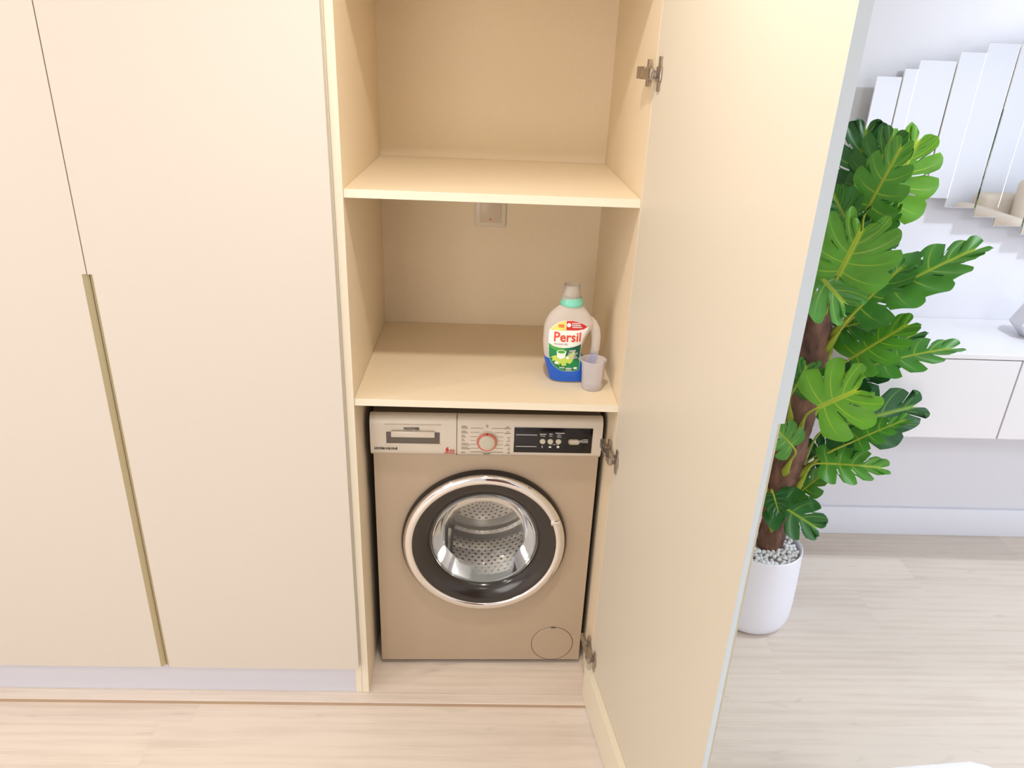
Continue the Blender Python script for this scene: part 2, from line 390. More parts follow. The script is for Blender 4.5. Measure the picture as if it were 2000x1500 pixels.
# downlight trims in the ceiling, also around the added hall fill panels
for k, (x, y, r, w) in enumerate(LAMPS_FILL_HALL+LAMPS_ROOM):
    bm = lathe(bmesh.new(), [(r+.022, 0), (r+.024, -.004), (r+.016, -.009), (r+.006, -.009), (r+.004, 0)], 48, (x, y, CEIL))
    pos = ['over the open cupboard', 'over the closed doors', 'behind the camera on the left, added as fill', 'behind the camera on the right, added as fill',
           'above the wall mirror', 'at the far end of the mirror wall', 'in the middle of the living room', 'by the window'][k]
    tag(mesh_obj('downlight', bm, TVW, smooth=True), 'white round recessed ceiling downlight '+pos, 'downlight', 'recessed ceiling downlights')

# wood board under the wardrobe with its nosing
st = tag(empty('trim_1', (0, 0, 0)), kind='structure')
box('platform_board', -2.2, .645, .0, .60, FZ, 0, WOOD, st)
nb = bmesh.new(); bx(nb, -2.2, .628, -.0365, -.0006, -.0025, .0006, .0012, 2)
mesh_obj('nosing', nb, WOOD, st)
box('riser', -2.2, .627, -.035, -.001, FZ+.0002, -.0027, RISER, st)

# ------------------------------------------------------------------ wardrobe units
WN, Z1, Z2, D = .631, .932, 1.420, .560
T = .018; DB, DF = .107, -.020; TOP = 2.38
HT = 1.224                                              # top of the finger pull
def pull_door(name, w, parent, mirror=False, h0=DB, h1=TOP, t=.0185):
    """local: x 0 (hinge edge) .. w (leading edge), y 0 (inner face) .. -t (outer face). chamfered pull below HT"""
    bm = bmesh.new(); c = .0095
    top = [(0, 0), (w, 0), (w, -t), (0, -t)]; low = [(0, 0), (w, 0), (w, -t+c), (w-c, -t), (0, -t)]
    prism(bm, low, h0, HT); prism(bm, top, HT, h1)
    if mirror:
        for v in bm.verts: v.co.x *= -1
        bmesh.ops.reverse_faces(bm, faces=bm.faces[:])
    return mesh_obj(name, bm, DOOR, parent)
def pull_profile(w, parent, mirror=False, t=.0185):
    bm = bmesh.new(); c = .0095; e = .0006
    poly = [(w-c-e, -t-e*.2), (w+e*.2, -t+c+e), (w+e, -t+c+e*.2), (w-c, -t-e)]
    prism(bm, poly[::-1], DB+.001, HT-.001)
    if mirror:
        for v in bm.verts: v.co.x *= -1
        bmesh.ops.reverse_faces(bm, faces=bm.faces[:])
    return mesh_obj('pull_profile', bm, CHAMP, parent)

XG = -.553                                              # gap between the two closed doors
lw = tag(empty('wardrobe', (-.57, .28, 0)), 'tall cream wardrobe with two closed handleless doors, left of the open cupboard', 'wardrobe')
def L(o): o.location = Vector(o.location)-Vector((-.57, .28, 0)); return o
L(box('side_panel', -.0365, -.0188, 0, D+.02, 0, TOP, EDGE, lw, .0006, 1))
L(box('side_panel', -1.104, -1.086, 0, D+.02, 0, TOP, EDGE, lw, .0006, 1))
L(box('back_panel', -1.086, -.0365, D, D+.018, .02, TOP, INNER, lw))
L(box('top_panel', -1.086, -.0365, 0, D, TOP-.018, TOP, INNER, lw))
L(box('bottom_panel', -1.086, -.0365, .005, D, DB-.02, DB-.002, INNER, lw))
L(box('plinth', -1.086, -.0370, .003, .019, .0006, DB-.004, PLINTH, lw))
dA = pull_door('door', .530, lw); dA.location = Vector((XG-.0012-.530, DF+.0185-.001, 0))-Vector((-.57, .28, 0))
pull_profile(.530, dA)
wB = .0215; wBw = -wB-(XG+.0012)
dB = pull_door('door', wBw, lw, mirror=True); dB.location = Vector((-wB, DF+.0185-.001, 0))-Vector((-.57, .28, 0))
pull_profile(wBw, dB, mirror=True)

nc = tag(empty('open_cupboard', (.315, .28, 0)), 'open cream cupboard with shelves, housing the washing machine, door swung out to the right', 'cupboard')
OC = Vector((.315, .28, 0))
def P(o): o.location = Vector(o.location)-OC; return o
def side(x0, x1): return P(box('side_panel', x0, x1, 0, D+.018, 0, TOP, INNER, nc, .0006, 1))
s1 = side(-T, 0); s2 = side(WN, WN+T)
for s, x in ((s1, -T), (s2, WN)):                         # paler front edge banding
    o = box('edge_band', x, x+T, -.0008, .0002, .002, TOP, EDGE, s)
for z, nm in ((Z1, 'shelf'), (Z2, 'shelf'), (1.900, 'shelf')):
    sh = P(box(nm, 0.0004, WN-.0004, .006, D-.001, z-T, z, INNER, nc, .0005, 1))
    box('edge_band', .0004, WN-.0004, .0050, .0062, z-T, z, EDGE, sh)
P(box('back_panel', 0, WN, D, D+.012, .14, TOP, INNER, nc))
P(box('top_panel', 0, WN, 0, D, TOP-T, TOP, INNER, nc))
# the open door, hinged on the right
ANG = math.radians(8.0)
E = Vector((WN, -.006, 0)); e_ = Vector((math.sin(ANG), -math.cos(ANG), 0)); n_ = Vector((math.cos(ANG), math.sin(ANG), 0))
od = pull_door('door', .656, nc); od.data.materials[0] = DOOR_IN
# local x -> e_ ; local -y (outer) -> n_ ; so local y -> -n_
od.matrix_local = Matrix.Translation(E-OC) @ Matrix(((e_.x, -n_.x, 0, 0), (e_.y, -n_.y, 0, 0), (0, 0, 1, 0), (0, 0, 0, 1)))
od['label'] = 'open cupboard door swung out on three hinges'
le = bmesh.new(); t = .0185; c = .0095
prism(le, [(.6561, .0002), (.6568, .0002), (.6568, -t-.0002), (.6561, -t-.0002)][::-1], HT, TOP)
prism(le, [(.6561, .0002), (.6568, .0002), (.6568, -t+c), (.6561, -t+c)][::-1], DB, HT)
mesh_obj('edge_band', le, EDGE_COOL_LIT, od)
pull_profile(.656, od)
pb = box('plinth', -.004, .640, .0006, .0166, .002, .119, EDGE, od, .0005, 1)
box('plinth_edge', -.004, .640, .0004, .0168, .1186, .1200, EDGE, od)
def hinge(z, big):
    bm = bmesh.new()
    # cup flange and vertical wings on the door inner face (door-local: +y points into the cupboard side)
    bx(bm, .020, .034, 0, .0035, z-.032, z+.032, .0012)
    bx(bm, .012, .040, 0, .005, z-.014, z+.014, .003)
    lathe(bm, [(.0145, .0), (.0145, .006), (.012, .0065), (.010, .003)], 20, (.026, 0, z), 'Y-', cap1=True) if False else None
    # arm reaching back over the side panel
    bx(bm, -.052, .022, .004, .018, z-.0095, z+.0095, .003)
    bx(bm, -.004, .026, .010, .021, z-.011, z+.011, .004)
    bx(bm, -.075, -.030, .003, .015, z-.012, z+.012, .002)
    # mounting plate wings on the side panel
    bx(bm, -.046, -.034, -.001, .0040, z-.026, z+.026, .0012)
    o = mesh_obj('hinge', bm, NICKEL, od, smooth=True)
    return o
for z in (1.668, .797, .160): hinge(z, 1)

# fused switch on the back of the cupboard
sw = tag(empty('wall_switch', (.312, D, 1.276)), 'square cream switch with red indicator on the cupboard back, under the shelf', 'switch')
box('plate', -.044, .044, -.009, -.0002, -.043, .043, SWITCH, sw, .002)
box('rocker', -.030, .030, -.0125, -.0085, -.030, .030, SWITCH2, sw, .0015)
box('indicator', -.0035, .0035, -.0132, -.012, -.0225, -.0185, LED, sw, .0008)

# ------------------------------------------------------------------ washing machine
wm = tag(empty('washing_machine', (.0205, .1101, 0), .0172), 'champagne grey front-loading washing machine with chrome porthole, in the bottom of the cupboard', 'washing machine')
MW, MH = .597, .848
DC = Vector((.298, 0, .4535)); RH = .175
# front panel with round opening
bm = bmesh.new(); n = 72
zt, zb = .729, .018
outer = []; inner = []
for i in range(n):
    a = 2*math.pi*i/n; ca, sa = math.cos(a), math.sin(a)
    inner.append(bm.verts.new((DC.x+RH*ca, 0, DC.z+RH*sa)))
    k = min([(MW-.002-DC.x)/ca if ca > 1e-6 else 9, (.002-DC.x)/ca if ca < -1e-6 else 9, (zt-DC.z)/sa if sa > 1e-6 else 9, (zb-DC.z)/sa if sa < -1e-6 else 9])
    outer.append(bm.verts.new((DC.x+k*ca, 0, DC.z+k*sa)))
for i in range(n):
    j = (i+1) % n; bm.faces.new((inner[j], inner[i], outer[i], outer[j]))
# corners of the rectangle
for cx_, cz_ in ((.002, zb), (MW-.002, zb), (.002, zt), (MW-.002, zt)):
    best = sorted(outer, key=lambda v: (v.co-Vector((cx_, 0, cz_))).length)[:2]
    cv = bm.verts.new((cx_, 0, cz_)); bm.faces.new((best[0], best[1], cv))
bmesh.ops.recalc_face_normals(bm, faces=bm.faces[:])
for f in bm.faces:
    if f.normal.y > 0: f.normal_flip()
# folded rim backwards
for e in [e for e in bm.edges if e.is_boundary and all(v.co.x < .003 or v.co.x > MW-.003 or v.co.z < zb+.001 or v.co.z > zt-.001 for v in e.verts)]:
    a, b = e.verts
    bm.faces.new((a, b, bm.verts.new((b.co.x, .012, b.co.z)), bm.verts.new((a.co.x, .012, a.co.z))))
mesh_obj('front_panel', bm, SILVER, wm)
bm = bmesh.new()
bx(bm, .004, .010, .006, .44, .018, .835); bx(bm, MW-.010, MW-.004, .006, .44, .018, .835)
bx(bm, .010, MW-.010, .434, .44, .018, .835)
mesh_obj('side_casing', bm, MSIDE, wm)
tp = box('top', .002, MW-.002, .0125, .44, .832, .8405, MTOP, wm, .0015)
# fascia: profile in (y, z) extruded along x
def fascia(x0, x1, name, m):
    prof = [(.010, .7255), (-.004, .7265), (-.0105, .735), (-.013, .745), (-.0135, .775), (-.0128, .812), (-.0105, .826), (-.006, .835), (.002, .8395), (.012, .8405), (.012, .830), (.010, .829)]
    bm = bmesh.new()
    a = [bm.verts.new((x0, y, z)) for y, z in prof]; b = [bm.verts.new((x1, y, z)) for y, z in prof]
    k = len(prof)
    bm.faces.new(a); bm.faces.new(b[::-1])
    for i in range(k): bm.faces.new((a[(i+1) % k], a[i], b[i], b[(i+1) % k]))
    bmesh.ops.recalc_face_normals(bm, faces=bm.faces[:])
    return mesh_obj(name, bm, m, wm, smooth=True, angle=50)
XS = .2195
dr = fascia(-.0030, XS-.0008, 'detergent_drawer', SILVER_L)
fa = fascia(XS+.0008, MW+.0005, 'control_panel', SILVER_L)
FY = -.0138
box('seam', XS-.0008, XS+.0008, -.0095, .012, .728, .838, GAP, wm)
# drawer handle recess
bm = bmesh.new()
bx(bm, .0350, .1790, FY-.0010, FY+.001, .7590, .7635, .0008); bx(bm, .0350, .1790, FY-.0006, FY+.001, .8165, .8182, .0004)
mesh_obj('grip_frame', bm, SILVER_L, dr, smooth=True)
box('grip_recess', .0385, .1755, FY-.0008, FY+.002, .7640, .7965, RECESS, dr, .001)
box('grip_flap', .0510, .1630, FY-.0060, FY-.0006, .7835, .8010, SILVER_L, dr, .002)
ctext('brand_lettering', 'HOOVER', .1035, FY-.0008, .8065, .0098, INK, dr, bold=.0003, sx=1.0)
ctext('model_lettering', 'HWM-V610-S', .0365, FY-.0004, .7475, .0095, INK, dr, bold=.0003, sx=1.08)
ctext('capacity_lettering', '6', .1950, FY-.0004, .7465, .018, RED, dr, bold=.0007)
ctext('capacity_unit', 'KG', .2080, FY-.0004, .7437, .009, RED, dr, bold=.0002)
dashes('capacity_subline', [(.1875, FY+.0004, .7365, .027, .0028)], RED, dr)
# programme knob
kc = (.2975, FY, .7735)
bm = lathe(bmesh.new(), [(.0285, -.001), (.0285, .0015), (.0262, .0040)], 48, kc, 'Y-'.replace('Y-', '-Y')); kb = mesh_obj('knob_bezel', bm, SILVER_L, fa, smooth=True)
bm = lathe(bmesh.new(), [(.0262, .0030), (.0256, .0075), (.0240, .0090), (.0212, .0090)], 48, kc, '-Y'); kn = mesh_obj('programme_knob', bm, REDRING, wm, smooth=True)
bm = lathe(bmesh.new(), [(.0212, .0082), (.0206, .0108), (.0185, .0122), (.010, .0128), (.002, .0130)], 48, kc, '-Y', cap1=True); mesh_obj('knob_cap', bm, BTN, kn, smooth=True)
box('knob_mark', kc[0]-.0010, kc[0]+.0010, FY-.0100, FY-.0070, kc[2]+.0215, kc[2]+.0262, GAP, kn)
it = []; ln = []
for k, (zl, w, two) in enumerate([(.8130, .016, 1), (.7995, .016, 1), (.7870, .011, 1), (.7760, .009, 1), (.7640, .022, 1), (.7525, .022, 1), (.7415, .010, 0)]):
    it.append((.2315, FY+.0004, zl-.0024, w, .0024))
    if two: it.append((.2315, FY+.0004, zl+.0022, w*.8, .0022))
for k, (zl, w, two) in enumerate([(.8130, .018, 1), (.7995, .016, 1), (.7870, .009, 0), (.7765, .010, 1), (.7640, .015, 1), (.7525, .007, 1), (.7415, .007, 1)]):
    it.append((.3585-w, FY+.0004, zl-.0024, w, .0022))
    if two: it.append((.3585-w*.7, FY+.0004, zl+.0022, w*.5, .0020))
it += [(.2945, FY+.0004, .8190, .006, .0022), (.2950, FY+.0004, .8150, .005, .0022), (.2870, FY+.0004, .7375, .022, .0026), (.2900, FY+.0004, .7345, .016, .0022)]
dashes('programme_labels', it, INK_L, fa)
bm = bmesh.new()
for zl, ins in ((.8110, .040), (.7990, .020), (.7865, .012), (.7750, .010), (.7640, .012), (.7525, .020), (.7410, .040)):
    bx(bm, .2545, .2685+ins*.45, FY-.0002, FY+.001, zl-.0003, zl+.0003); bx(bm, .3265-ins*.45, .3400, FY-.0002, FY+.001, zl-.0003, zl+.0003)
tag(mesh_obj('programme_lines', bm, INK_L, fa), kind='stuff')
# display
dp = box('display', .3675, .5715, FY-.0012, FY+.003, .7425, .8150, DISPLAY, wm, .0008)
DY = FY-.0013
for zz in (.7940, .7600): box('display_line', .3725, .4270, DY-.0003, DY, zz, zz+.0016, WINK, dp)
for x in (.4420, .4622, .4835):
    bm = lathe(bmesh.new(), [(.0074, -.001), (.0074, .0015), (.0062, .0026)], 28, (x, DY, .7768), '-Y', cap1=True); b_ = mesh_obj('button', bm, BTN, wm, smooth=True)
bm = bmesh.new(); bx(bm, .5085, .5380, DY-.0028, DY+.001, .7706, .7846, .0066, 5); mesh_obj('start_button', bm, BTN, wm, smooth=True)
ctext('button_lettering', 'Temp.', .4420, DY-.0003, .7925, .0052, WINK, dp)
ctext('button_lettering', 'Spin', .4630, DY-.0003, .7930, .0052, WINK, dp)
ctext('button_lettering', 'Start', .4845, DY-.0003, .7960, .0050, WINK, dp)
ctext('button_lettering', 'Delay', .4845, DY-.0003, .7905, .0050, WINK, dp)
dashes('display_labels', [(.4340, DY, .7975, .017, .0022), (.4580, DY, .7985, .009, .0022), (.4740, DY, .8010, .024, .0022), (.5480, DY, .7830, .013, .0018),
                          (.5480, DY, .7790, .013, .0018), (.5480, DY, .7750, .013, .0018)], WINK, dp)
bm = bmesh.new()
bx(bm, .4410, .4428, DY-.0003, DY, .7570, .7640); bx(bm, .4590, .4655, DY-.0003, DY, .7575, .7625); bx(bm, .4800, .4865, DY-.0003, DY, .7575, .7640)
bx(bm, .4600, .4840, DY-.0003, DY, .7675, .7681); bx(bm, .4715, .4740, DY-.0003, DY, .7665, .7690)
v = [bm.verts.new(q) for q in ((.5395, DY-.0003, .7735), (.5395, DY-.0003, .7835), (.5430, DY-.0003, .7785))]; bm.faces.new(v)
bx(bm, .5438, .5446, DY-.0003, DY, .7735, .7835); bx(bm, .5456, .5464, DY-.0003, DY, .7735, .7835)
tag(mesh_obj('display_symbols', bm, WINK, dp), kind='stuff')
# porthole door
dd = empty('porthole_door'); dd.parent = wm
pd = tuple(DC)
mesh_obj('back_ring', lathe(bmesh.new(), [(.205, -.0005), (.2275, -.0005), (.2285, .013), (.2250, .0200), (.219, .021)], 96, pd, '-Y'), BLACKG, dd, smooth=True)
mesh_obj('chrome_ring', lathe(bmesh.new(), [(.2230, .0205), (.2220, .0250), (.2160, .0295), (.2060, .0310), (.1990, .0300), (.1975, .0275)], 96, pd, '-Y'), CHROME, dd, smooth=True, angle=60)
mesh_obj('smoked_ring', lathe(bmesh.new(), [(.1980, .0280), (.1930, .0275), (.1760, .0215), (.1600, .0140), (.1500, .0040), (.1470, -.004)], 96, pd, '-Y'), SMOKE, dd, smooth=True)
mesh_obj('glass_bowl', lathe(bmesh.new(), [(.1490, .003), (.1470, -.004), (.1430, -.020), (.1340, -.045), (.1180, -.068), (.1100, -.074), (.0960, -.080), (.070, -.086), (.035, -.090), (.003, -.091)], 72, pd, '-Y', cap1=True), GLASS, dd, smooth=True)
mesh_obj('glass_rim', lathe(bmesh.new(), [(.1480, -.001), (.1440, .0030), (.1400, .0010), (.1370, -.010), (.1310, -.030), (.1230, -.050)], 72, pd, '-Y'), clear_mat('rim_glass', (196, 202, 200), .62, .05, .3), dd, smooth=True)
bm = bmesh.new(); bx(bm, -.014, .014, -.0330, -.022, -.0085, .0065, .003)
o = mesh_obj('door_handle', bm, CHROME, dd, smooth=True); o.location = (DC.x+.2090*math.cos(.40), 0, DC.z+.2090*math.sin(.40)); o.rotation_euler = (0, -.10, 0)
mesh_obj('gasket', lathe(bmesh.new(), [(.176, .0), (.172, -.02), (.160, -.035), (.163, -.055), (.182, -.075)], 72, pd, '-Y'), RUBBER, wm, smooth=True)
# drum
dm = mesh_obj('drum', lathe(bmesh.new(), [(.182, -.070), (.232, -.075), (.236, -.10), (.236, -.20), (.236, -.30), (.228, -.315)], 96, pd, '-Y',
     uvs=lambda u, k: (u*72, (0, 1.6, 2.8, 8.6, 14.4, 16)[k])), DRUM, wm, smooth=True, angle=50)
bk = bmesh.new()
lathe(bk, [(.228, -.315), (.205, -.318), (.200, -.308), (.185, -.306), (.180, -.317), (.150, -.318)], 72, pd, '-Y')
mesh_obj('drum_back_ribs', bk, STEEL, dm, smooth=True)
mesh_obj('drum_back', lathe(bmesh.new(), [(.150, -.318), (.110, -.310), (.070, -.302), (.030, -.298), (.002, -.297)], 72, pd, '-Y', cap1=True, uvs=lambda u, k: (u*40, (0, 3, 6, 9, 11)[k])), DRUM, dm, smooth=True)
for k in range(3):
    a = math.radians(118+120*k)
    bm = bmesh.new(); bx(bm, -.026, .026, .09, .30, -.0, .045, .018, 4)
    for v in bm.verts:
        if v.co.z > .02: v.co.x *= .55
    o = mesh_obj('lifter', bm, STEEL, dm, smooth=True, angle=60)
    o.matrix_local = Matrix.Translation(Vector((DC.x+.236*math.cos(a), 0, DC.z+.236*math.sin(a)))) @ Matrix.Rotation(-(a+math.pi/2), 4, 'Y')
# filter cap ring, feet
mesh_obj('filter_cap', lathe(bmesh.new(), [(.0635, -.0002), (.0630, .0008), (.0622, .0008), (.0615, -.0001)], 64, (.5105, 0, .0805), '-Y'), RECESS, wm, smooth=True)
mesh_obj('filter_disc', lathe(bmesh.new(), [(.0615, .0002), (.0605, .0012), (.001, .0012)], 64, (.5105, 0, .0805), '-Y', cap1=True), SILVER, wm, smooth=True)
box('filter_notch', .5035, .5175, -.0016, 0, .1405, .1440, GAP, wm)
for x in (.05, MW-.05):
    for y in (.05, .39): mesh_obj('foot', lathe(bmesh.new(), [(.018, 0), (.020, .003), (.016, .008), (.008, .010), (.008, .020)], 20, (x, y, 0.0002), cap0=True), MSIDE, wm, smooth=True)
box('base_frame', .012, MW-.012, .012, .43, .012, .022, MSIDE, wm)

# ------------------------------------------------------------------ detergent bottle
bt = tag(empty('detergent_bottle', (.520, .165, Z1)), 'frosted detergent bottle with blue gel and a red lettered label, on the lower shelf', 'bottle')
SEC = [(0, -.040, .046, .028), (.004, -.047, .053, .034), (.018, -.051, .058, .037), (.040, -.057, .054, .039), (.056, -.061, .042, .040), (.070, -.0635, .030, .040), (.085, -.0655, .030, .040), (.10, -.067, .034, .040),
       (.115, -.067, .039, .040), (.13, -.0665, .046, .039), (.142, -.0655, .054, .038), (.155, -.062, .056, .036), (.165, -.0575, .052, .034), (.176, -.051, .045, .031), (.186, -.042, .037, .028), (.195, -.031, .029, .0255), (.201, -.0265, .0245, .0245), (.206, -.0260, .0240, .0240)]
def sec(z):
    for a, b in zip(SEC, SEC[1:]):
        if a[0] <= z <= b[0]:
            k = (z-a[0])/(b[0]-a[0]); return [a[i]+(b[i]-a[i])*k for i in range(4)]
    return SEC[-1]
def expo(z): return 2.0+1.0*max(0, min(1, (.19-z)/.03))
def front(x, z):
    _, xl, xr, hd = sec(z); xc, hw = (xl+xr)/2, (xr-xl)/2; u = min(.995, abs((x-xc)/hw)); n = expo(z)
    return -hd*(1-u**n)**(1/n)
def loft(zs, shrink=0, cap1=True, n=56):
    bm = bmesh.new(); rings = []
    for z in zs:
        _, xl, xr, hd = sec(z); xc, hw = (xl+xr)/2, (xr-xl)/2-shrink; hd -= shrink; ex = 2/expo(z); ring = []
        for i in range(n):
            a = 2*math.pi*i/n; c, s = math.cos(a), math.sin(a)
            ring.append(bm.verts.new((xc+hw*math.copysign(abs(c)**ex, c), hd*math.copysign(abs(s)**ex, s), z)))
        rings.append(ring)
    for A, B in zip(rings, rings[1:]):
        for i in range(n): bm.faces.new((A[i], A[(i+1) % n], B[(i+1) % n], B[i]))
    bm.faces.new(rings[0][::-1])
    if cap1: bm.faces.new(rings[-1])
    return bm
zs = sorted(set([s[0] for s in SEC]+[.025, .032, .062, .078, .093, .1225, .136, .149, .16, .171, .181, .191]))
body = loft(zs)
hp = [(.044, 0, .158), (.054, 0, .150), (.0635, 0, .135), (.0675, 0, .115), (.0680, 0, .092), (.0665, 0, .070), (.0620, 0, .050), (.054, 0, .036), (.044, 0, .026)]
tube(body, hp, [.012, .012, .0110, .0105, .0098, .0100, .0105, .012, .014], 14, 1.15)
bmesh.ops.recalc_face_normals(body, faces=body.faces[:])
bo = mesh_obj('body', body, MILKY, bt, smooth=True)
md = bo.modifiers.new('fuse', 'REMESH'); md.mode = 'VOXEL'; md.voxel_size = .0016; md.use_smooth_shade = True
sm = bo.modifiers.new('smooth', 'SMOOTH'); sm.iterations = 4; sm.factor = .5
liq = loft([-.0002, .004, .018, .03, .04, .056, .068], -.0006)
tube(liq, [p for p in hp if p[2] < .08][::1], [.0108, .0112, .0126, .0146], 12, 1.15)
bmesh.ops.recalc_face_normals(liq, faces=liq.faces[:])
lo = mesh_obj('gel', liq, BLUE, bt, smooth=True); lo['label'] = 'blue gel filling the bottom'
lm = lo.modifiers.new('fuse', 'REMESH'); lm.mode = 'VOXEL'; lm.voxel_size = .0018; lm.use_smooth_shade = True
mesh_obj('neck_collar', lathe(bmesh.new(), [(.0245, .197), (.0285, .199), (.0295, .203), (.0285, .208), (.0255, .211), (.0240, .216), (.0225, .219)], 40, (-.001, 0, 0)), TEAL, bt, smooth=True)
mesh_obj('cap', lathe(bmesh.new(), [(.0235, .212), (.0230, .220), (.0215, .236), (.0212, .2475), (.0200, .2500), (.0188, .2475), (.0185, .224)], 40, (-.003, 0, 0)), CAPM, bt, smooth=True)
mesh_obj('spout', lathe(bmesh.new(), [(.012, .206), (.012, .226), (.010, .230), (.0095, .224)], 24, (-.003, 0, 0)), CAPM, bt, smooth=True)
LAB = [(-.0548, .1420), (-.0440, .1550), (-.0300, .1640), (-.0180, .1675), (-.0031, .1685), (.0150, .1660), (.0300, .1600), (.0420, .1500), (.0360, .1350), (.0290, .1163), (.0245, .0943), (.0230, .0666), (.0250, .0387),
       (.0066, .034), (-.0142, .0347), (-.0275, .0395), (-.0397, .0480), (-.0482, .0603), (-.0530, .0754), (-.0558, .1014), (-.0560, .1285)]
def inside(x, z, poly):
    c = False
    for i in range(len(poly)):
        (x0, z0), (x1, z1) = poly[i], poly[i-1]
        if (z0 > z) != (z1 > z) and x < (x1-x0)*(z-z0)/(z1-z0)+x0: c = not c
    return c
def patch(name, poly, m, parent, off, step=.004):
    """polygon laid on the bottle's curved front"""
    bm = bmesh.new(); vs = [bm.verts.new((x, 0, z)) for x, z in poly]
    f = bm.faces.new(vs); bmesh.ops.triangulate(bm, faces=[f])
    xs = [p[0] for p in poly]; zz = [p[1] for p in poly]
    k = math.ceil(min(xs)/step)
    while k*step < max(xs):
        bmesh.ops.bisect_plane(bm, geom=bm.verts[:]+bm.edges[:]+bm.faces[:], plane_co=(k*step, 0, 0), plane_no=(1, 0, 0)); k += 1
    k = math.ceil(min(zz)/step)
    while k*step < max(zz):
        bmesh.ops.bisect_plane(bm, geom=bm.verts[:]+bm.edges[:]+bm.faces[:], plane_co=(0, 0, k*step), plane_no=(0, 0, 1)); k += 1
    for v in bm.verts: v.co.y = front(v.co.x, v.co.z)-off
    bmesh.ops.recalc_face_normals(bm, faces=bm.faces[:])
    for f in bm.faces:
        if f.normal.y > 0: f.normal_flip()
    return mesh_obj(name, bm, m, parent, smooth=True, angle=80)
def ltext(name, s, x, z, size, m, parent, off=.0022, **k):
    bm = text_bm(s, size, **k)
    for _ in range(1): bmesh.ops.subdivide_edges(bm, edges=[e for e in bm.edges if e.calc_length() > .005], cuts=1)
    for v in bm.verts:
        X, Z = v.co.x+x, v.co.z+z; v.co = Vector((X, front(X, Z)-off+v.co.y*.3, Z))
    return mesh_obj(name, bm, m, parent)
LWHITE = mat('label_white', (250, 248, 244), .35); LGREEN = mat('label_green', (22, 138, 78), .35); LDARK = mat('label_dark_green', (20, 104, 84), .35)
LLIME = mat('label_lime', (196, 222, 96), .35); LYEL = mat('label_yellow', (250, 222, 110), .35); LRED = mat('label_red', (206, 50, 44), .35); LORR = mat('label_orange_red', (226, 72, 40), .35)
LMINT = mat('label_bright_green', (78, 178, 60), .35)
lb = patch('label', LAB, LWHITE, bt, .0012)
def clip(cond): return [p for p in LAB if cond(*p)]
green = [(-.0552, .1080), (-.0430, .1015), (-.0300, .0985), (-.0185, .0975), (-.0050, .0985), (.0100, .1015), (.0262, .1060), (.0245, .0943), (.0228, .0666), (.0246, .0395), (.0066, .0348), (-.0142, .0355), (-.0275, .0402), (-.0393, .0485), (-.0478, .0607), (-.0526, .0756)]
patch('label_field', green, LGREEN, lb, .0015)
patch('label_field', [(-.0035, .0975), (.0100, .1015), (.0262, .1060), (.0245, .0943), (.0228, .0666), (-.0020, .0660), (-.0120, .0760)], LDARK, lb, .0018)
patch('label_field', [(-.0550, .1060), (-.0430, .1005), (-.0280, .0975), (-.0130, .0965), (-.0200, .0900), (-.0330, .0890), (-.0450, .0950), (-.0538, .1000)], LMINT, lb, .0018)
star = []
for k in range(22):
    a = math.radians(188+k*9.2); rr = (.030 if k % 2 else .022)
    star.append((-.0190+rr*1.05*math.cos(a), .0790+rr*math.sin(a)))
star = [(max(-.0500, min(.02, x)), max(.045, z)) for x, z in star]
patch('label_burst', star+[(-.0050, .0790), (-.0190, .0700), (-.0330, .0790)], LLIME, lb, .0019)
patch('label_badge', [(-.0530, .1425), (-.0425, .1545), (-.0300, .1630), (-.0150, .1668), (-.0150, .1425)], LYEL, lb, .0016)
patch('label_badge', [(-.0140, .1440), (-.0140, .1668), (.0000, .1675), (.0150, .1648), (.0290, .1592), (.0385, .1520), (.0290, .1470), (.0140, .1445)], LRED, lb, .0019)
ltext('brand_lettering', 'Persil', -.0100, .1255, .0345, LORR, lb, bold=.0005, sx=.92, off=.0024)
ltext('label_lettering', 'POWER GEL', -.0250, .1075, .0058, INK_L, lb, sx=1.1)
ltext('label_lettering', 'DEEP', .0050, .0895, .0075, WINK, lb, bold=.0002)
ltext('label_lettering', 'CLEAN', .0070, .0820, .0080, WINK, lb, bold=.0002)
def lcirc(cx, cz, r, rz=None): return [(cx+r*math.cos(2*math.pi*k/20), cz+(rz or r)*math.sin(2*math.pi*k/20)) for k in range(20)]
patch('label_basket', [(-.0345, .0870), (-.0320, .0730), (-.0260, .0690), (-.0190, .0690), (-.0130, .0730), (-.0105, .0870)], LWHITE, lb, .0024)
patch('label_basket', lcirc(-.0225, .0875, .0122, .0055), LWHITE, lb, .0026); patch('label_basket', lcirc(-.0225, .0875, .0098, .0040), LMINT, lb, .0029)
patch('label_dot', lcirc(-.0080, .1570, .0052), LWHITE, lb, .0024); patch('label_dot', lcirc(-.0060, .0715, .0036), LWHITE, lb, .0024)
patch('label_dot', lcirc(-.0330, .0580, .0050, .0040), LWHITE, lb, .0026); patch('label_dot', lcirc(.0150, .0445, .0050, .0028), LWHITE, lb, .0024)
def ldash(items, m):
    bm = bmesh.new()
    for x, z, w, h in items:
        k = 0
        while k < w:
            ww = min(random.uniform(.002, .004), w-k); X = x+k; q = []
            for (dx, dz) in ((0, -h/2), (ww, -h/2), (ww, h/2), (0, h/2)): q.append(bm.verts.new((X+dx, front(X+dx, z+dz)-.0028, z+dz)))
            bm.faces.new(q); k += ww+.0006
    tag(mesh_obj('label_small_print', bm, m, lb), kind='stuff')
ldash([(-.0005, .1615, .020, .003), (-.0005, .1568, .022, .003), (.0005, .1520, .024, .003), (.0000, .0735, .018, .0018), (.0000, .0705, .020, .0018), (-.0010, .0765, .016, .0016), (-.0250, .0450, .013, .003), (-.0085, .0430, .014, .0045), (-.0085, .0380, .014, .002)], WINK)
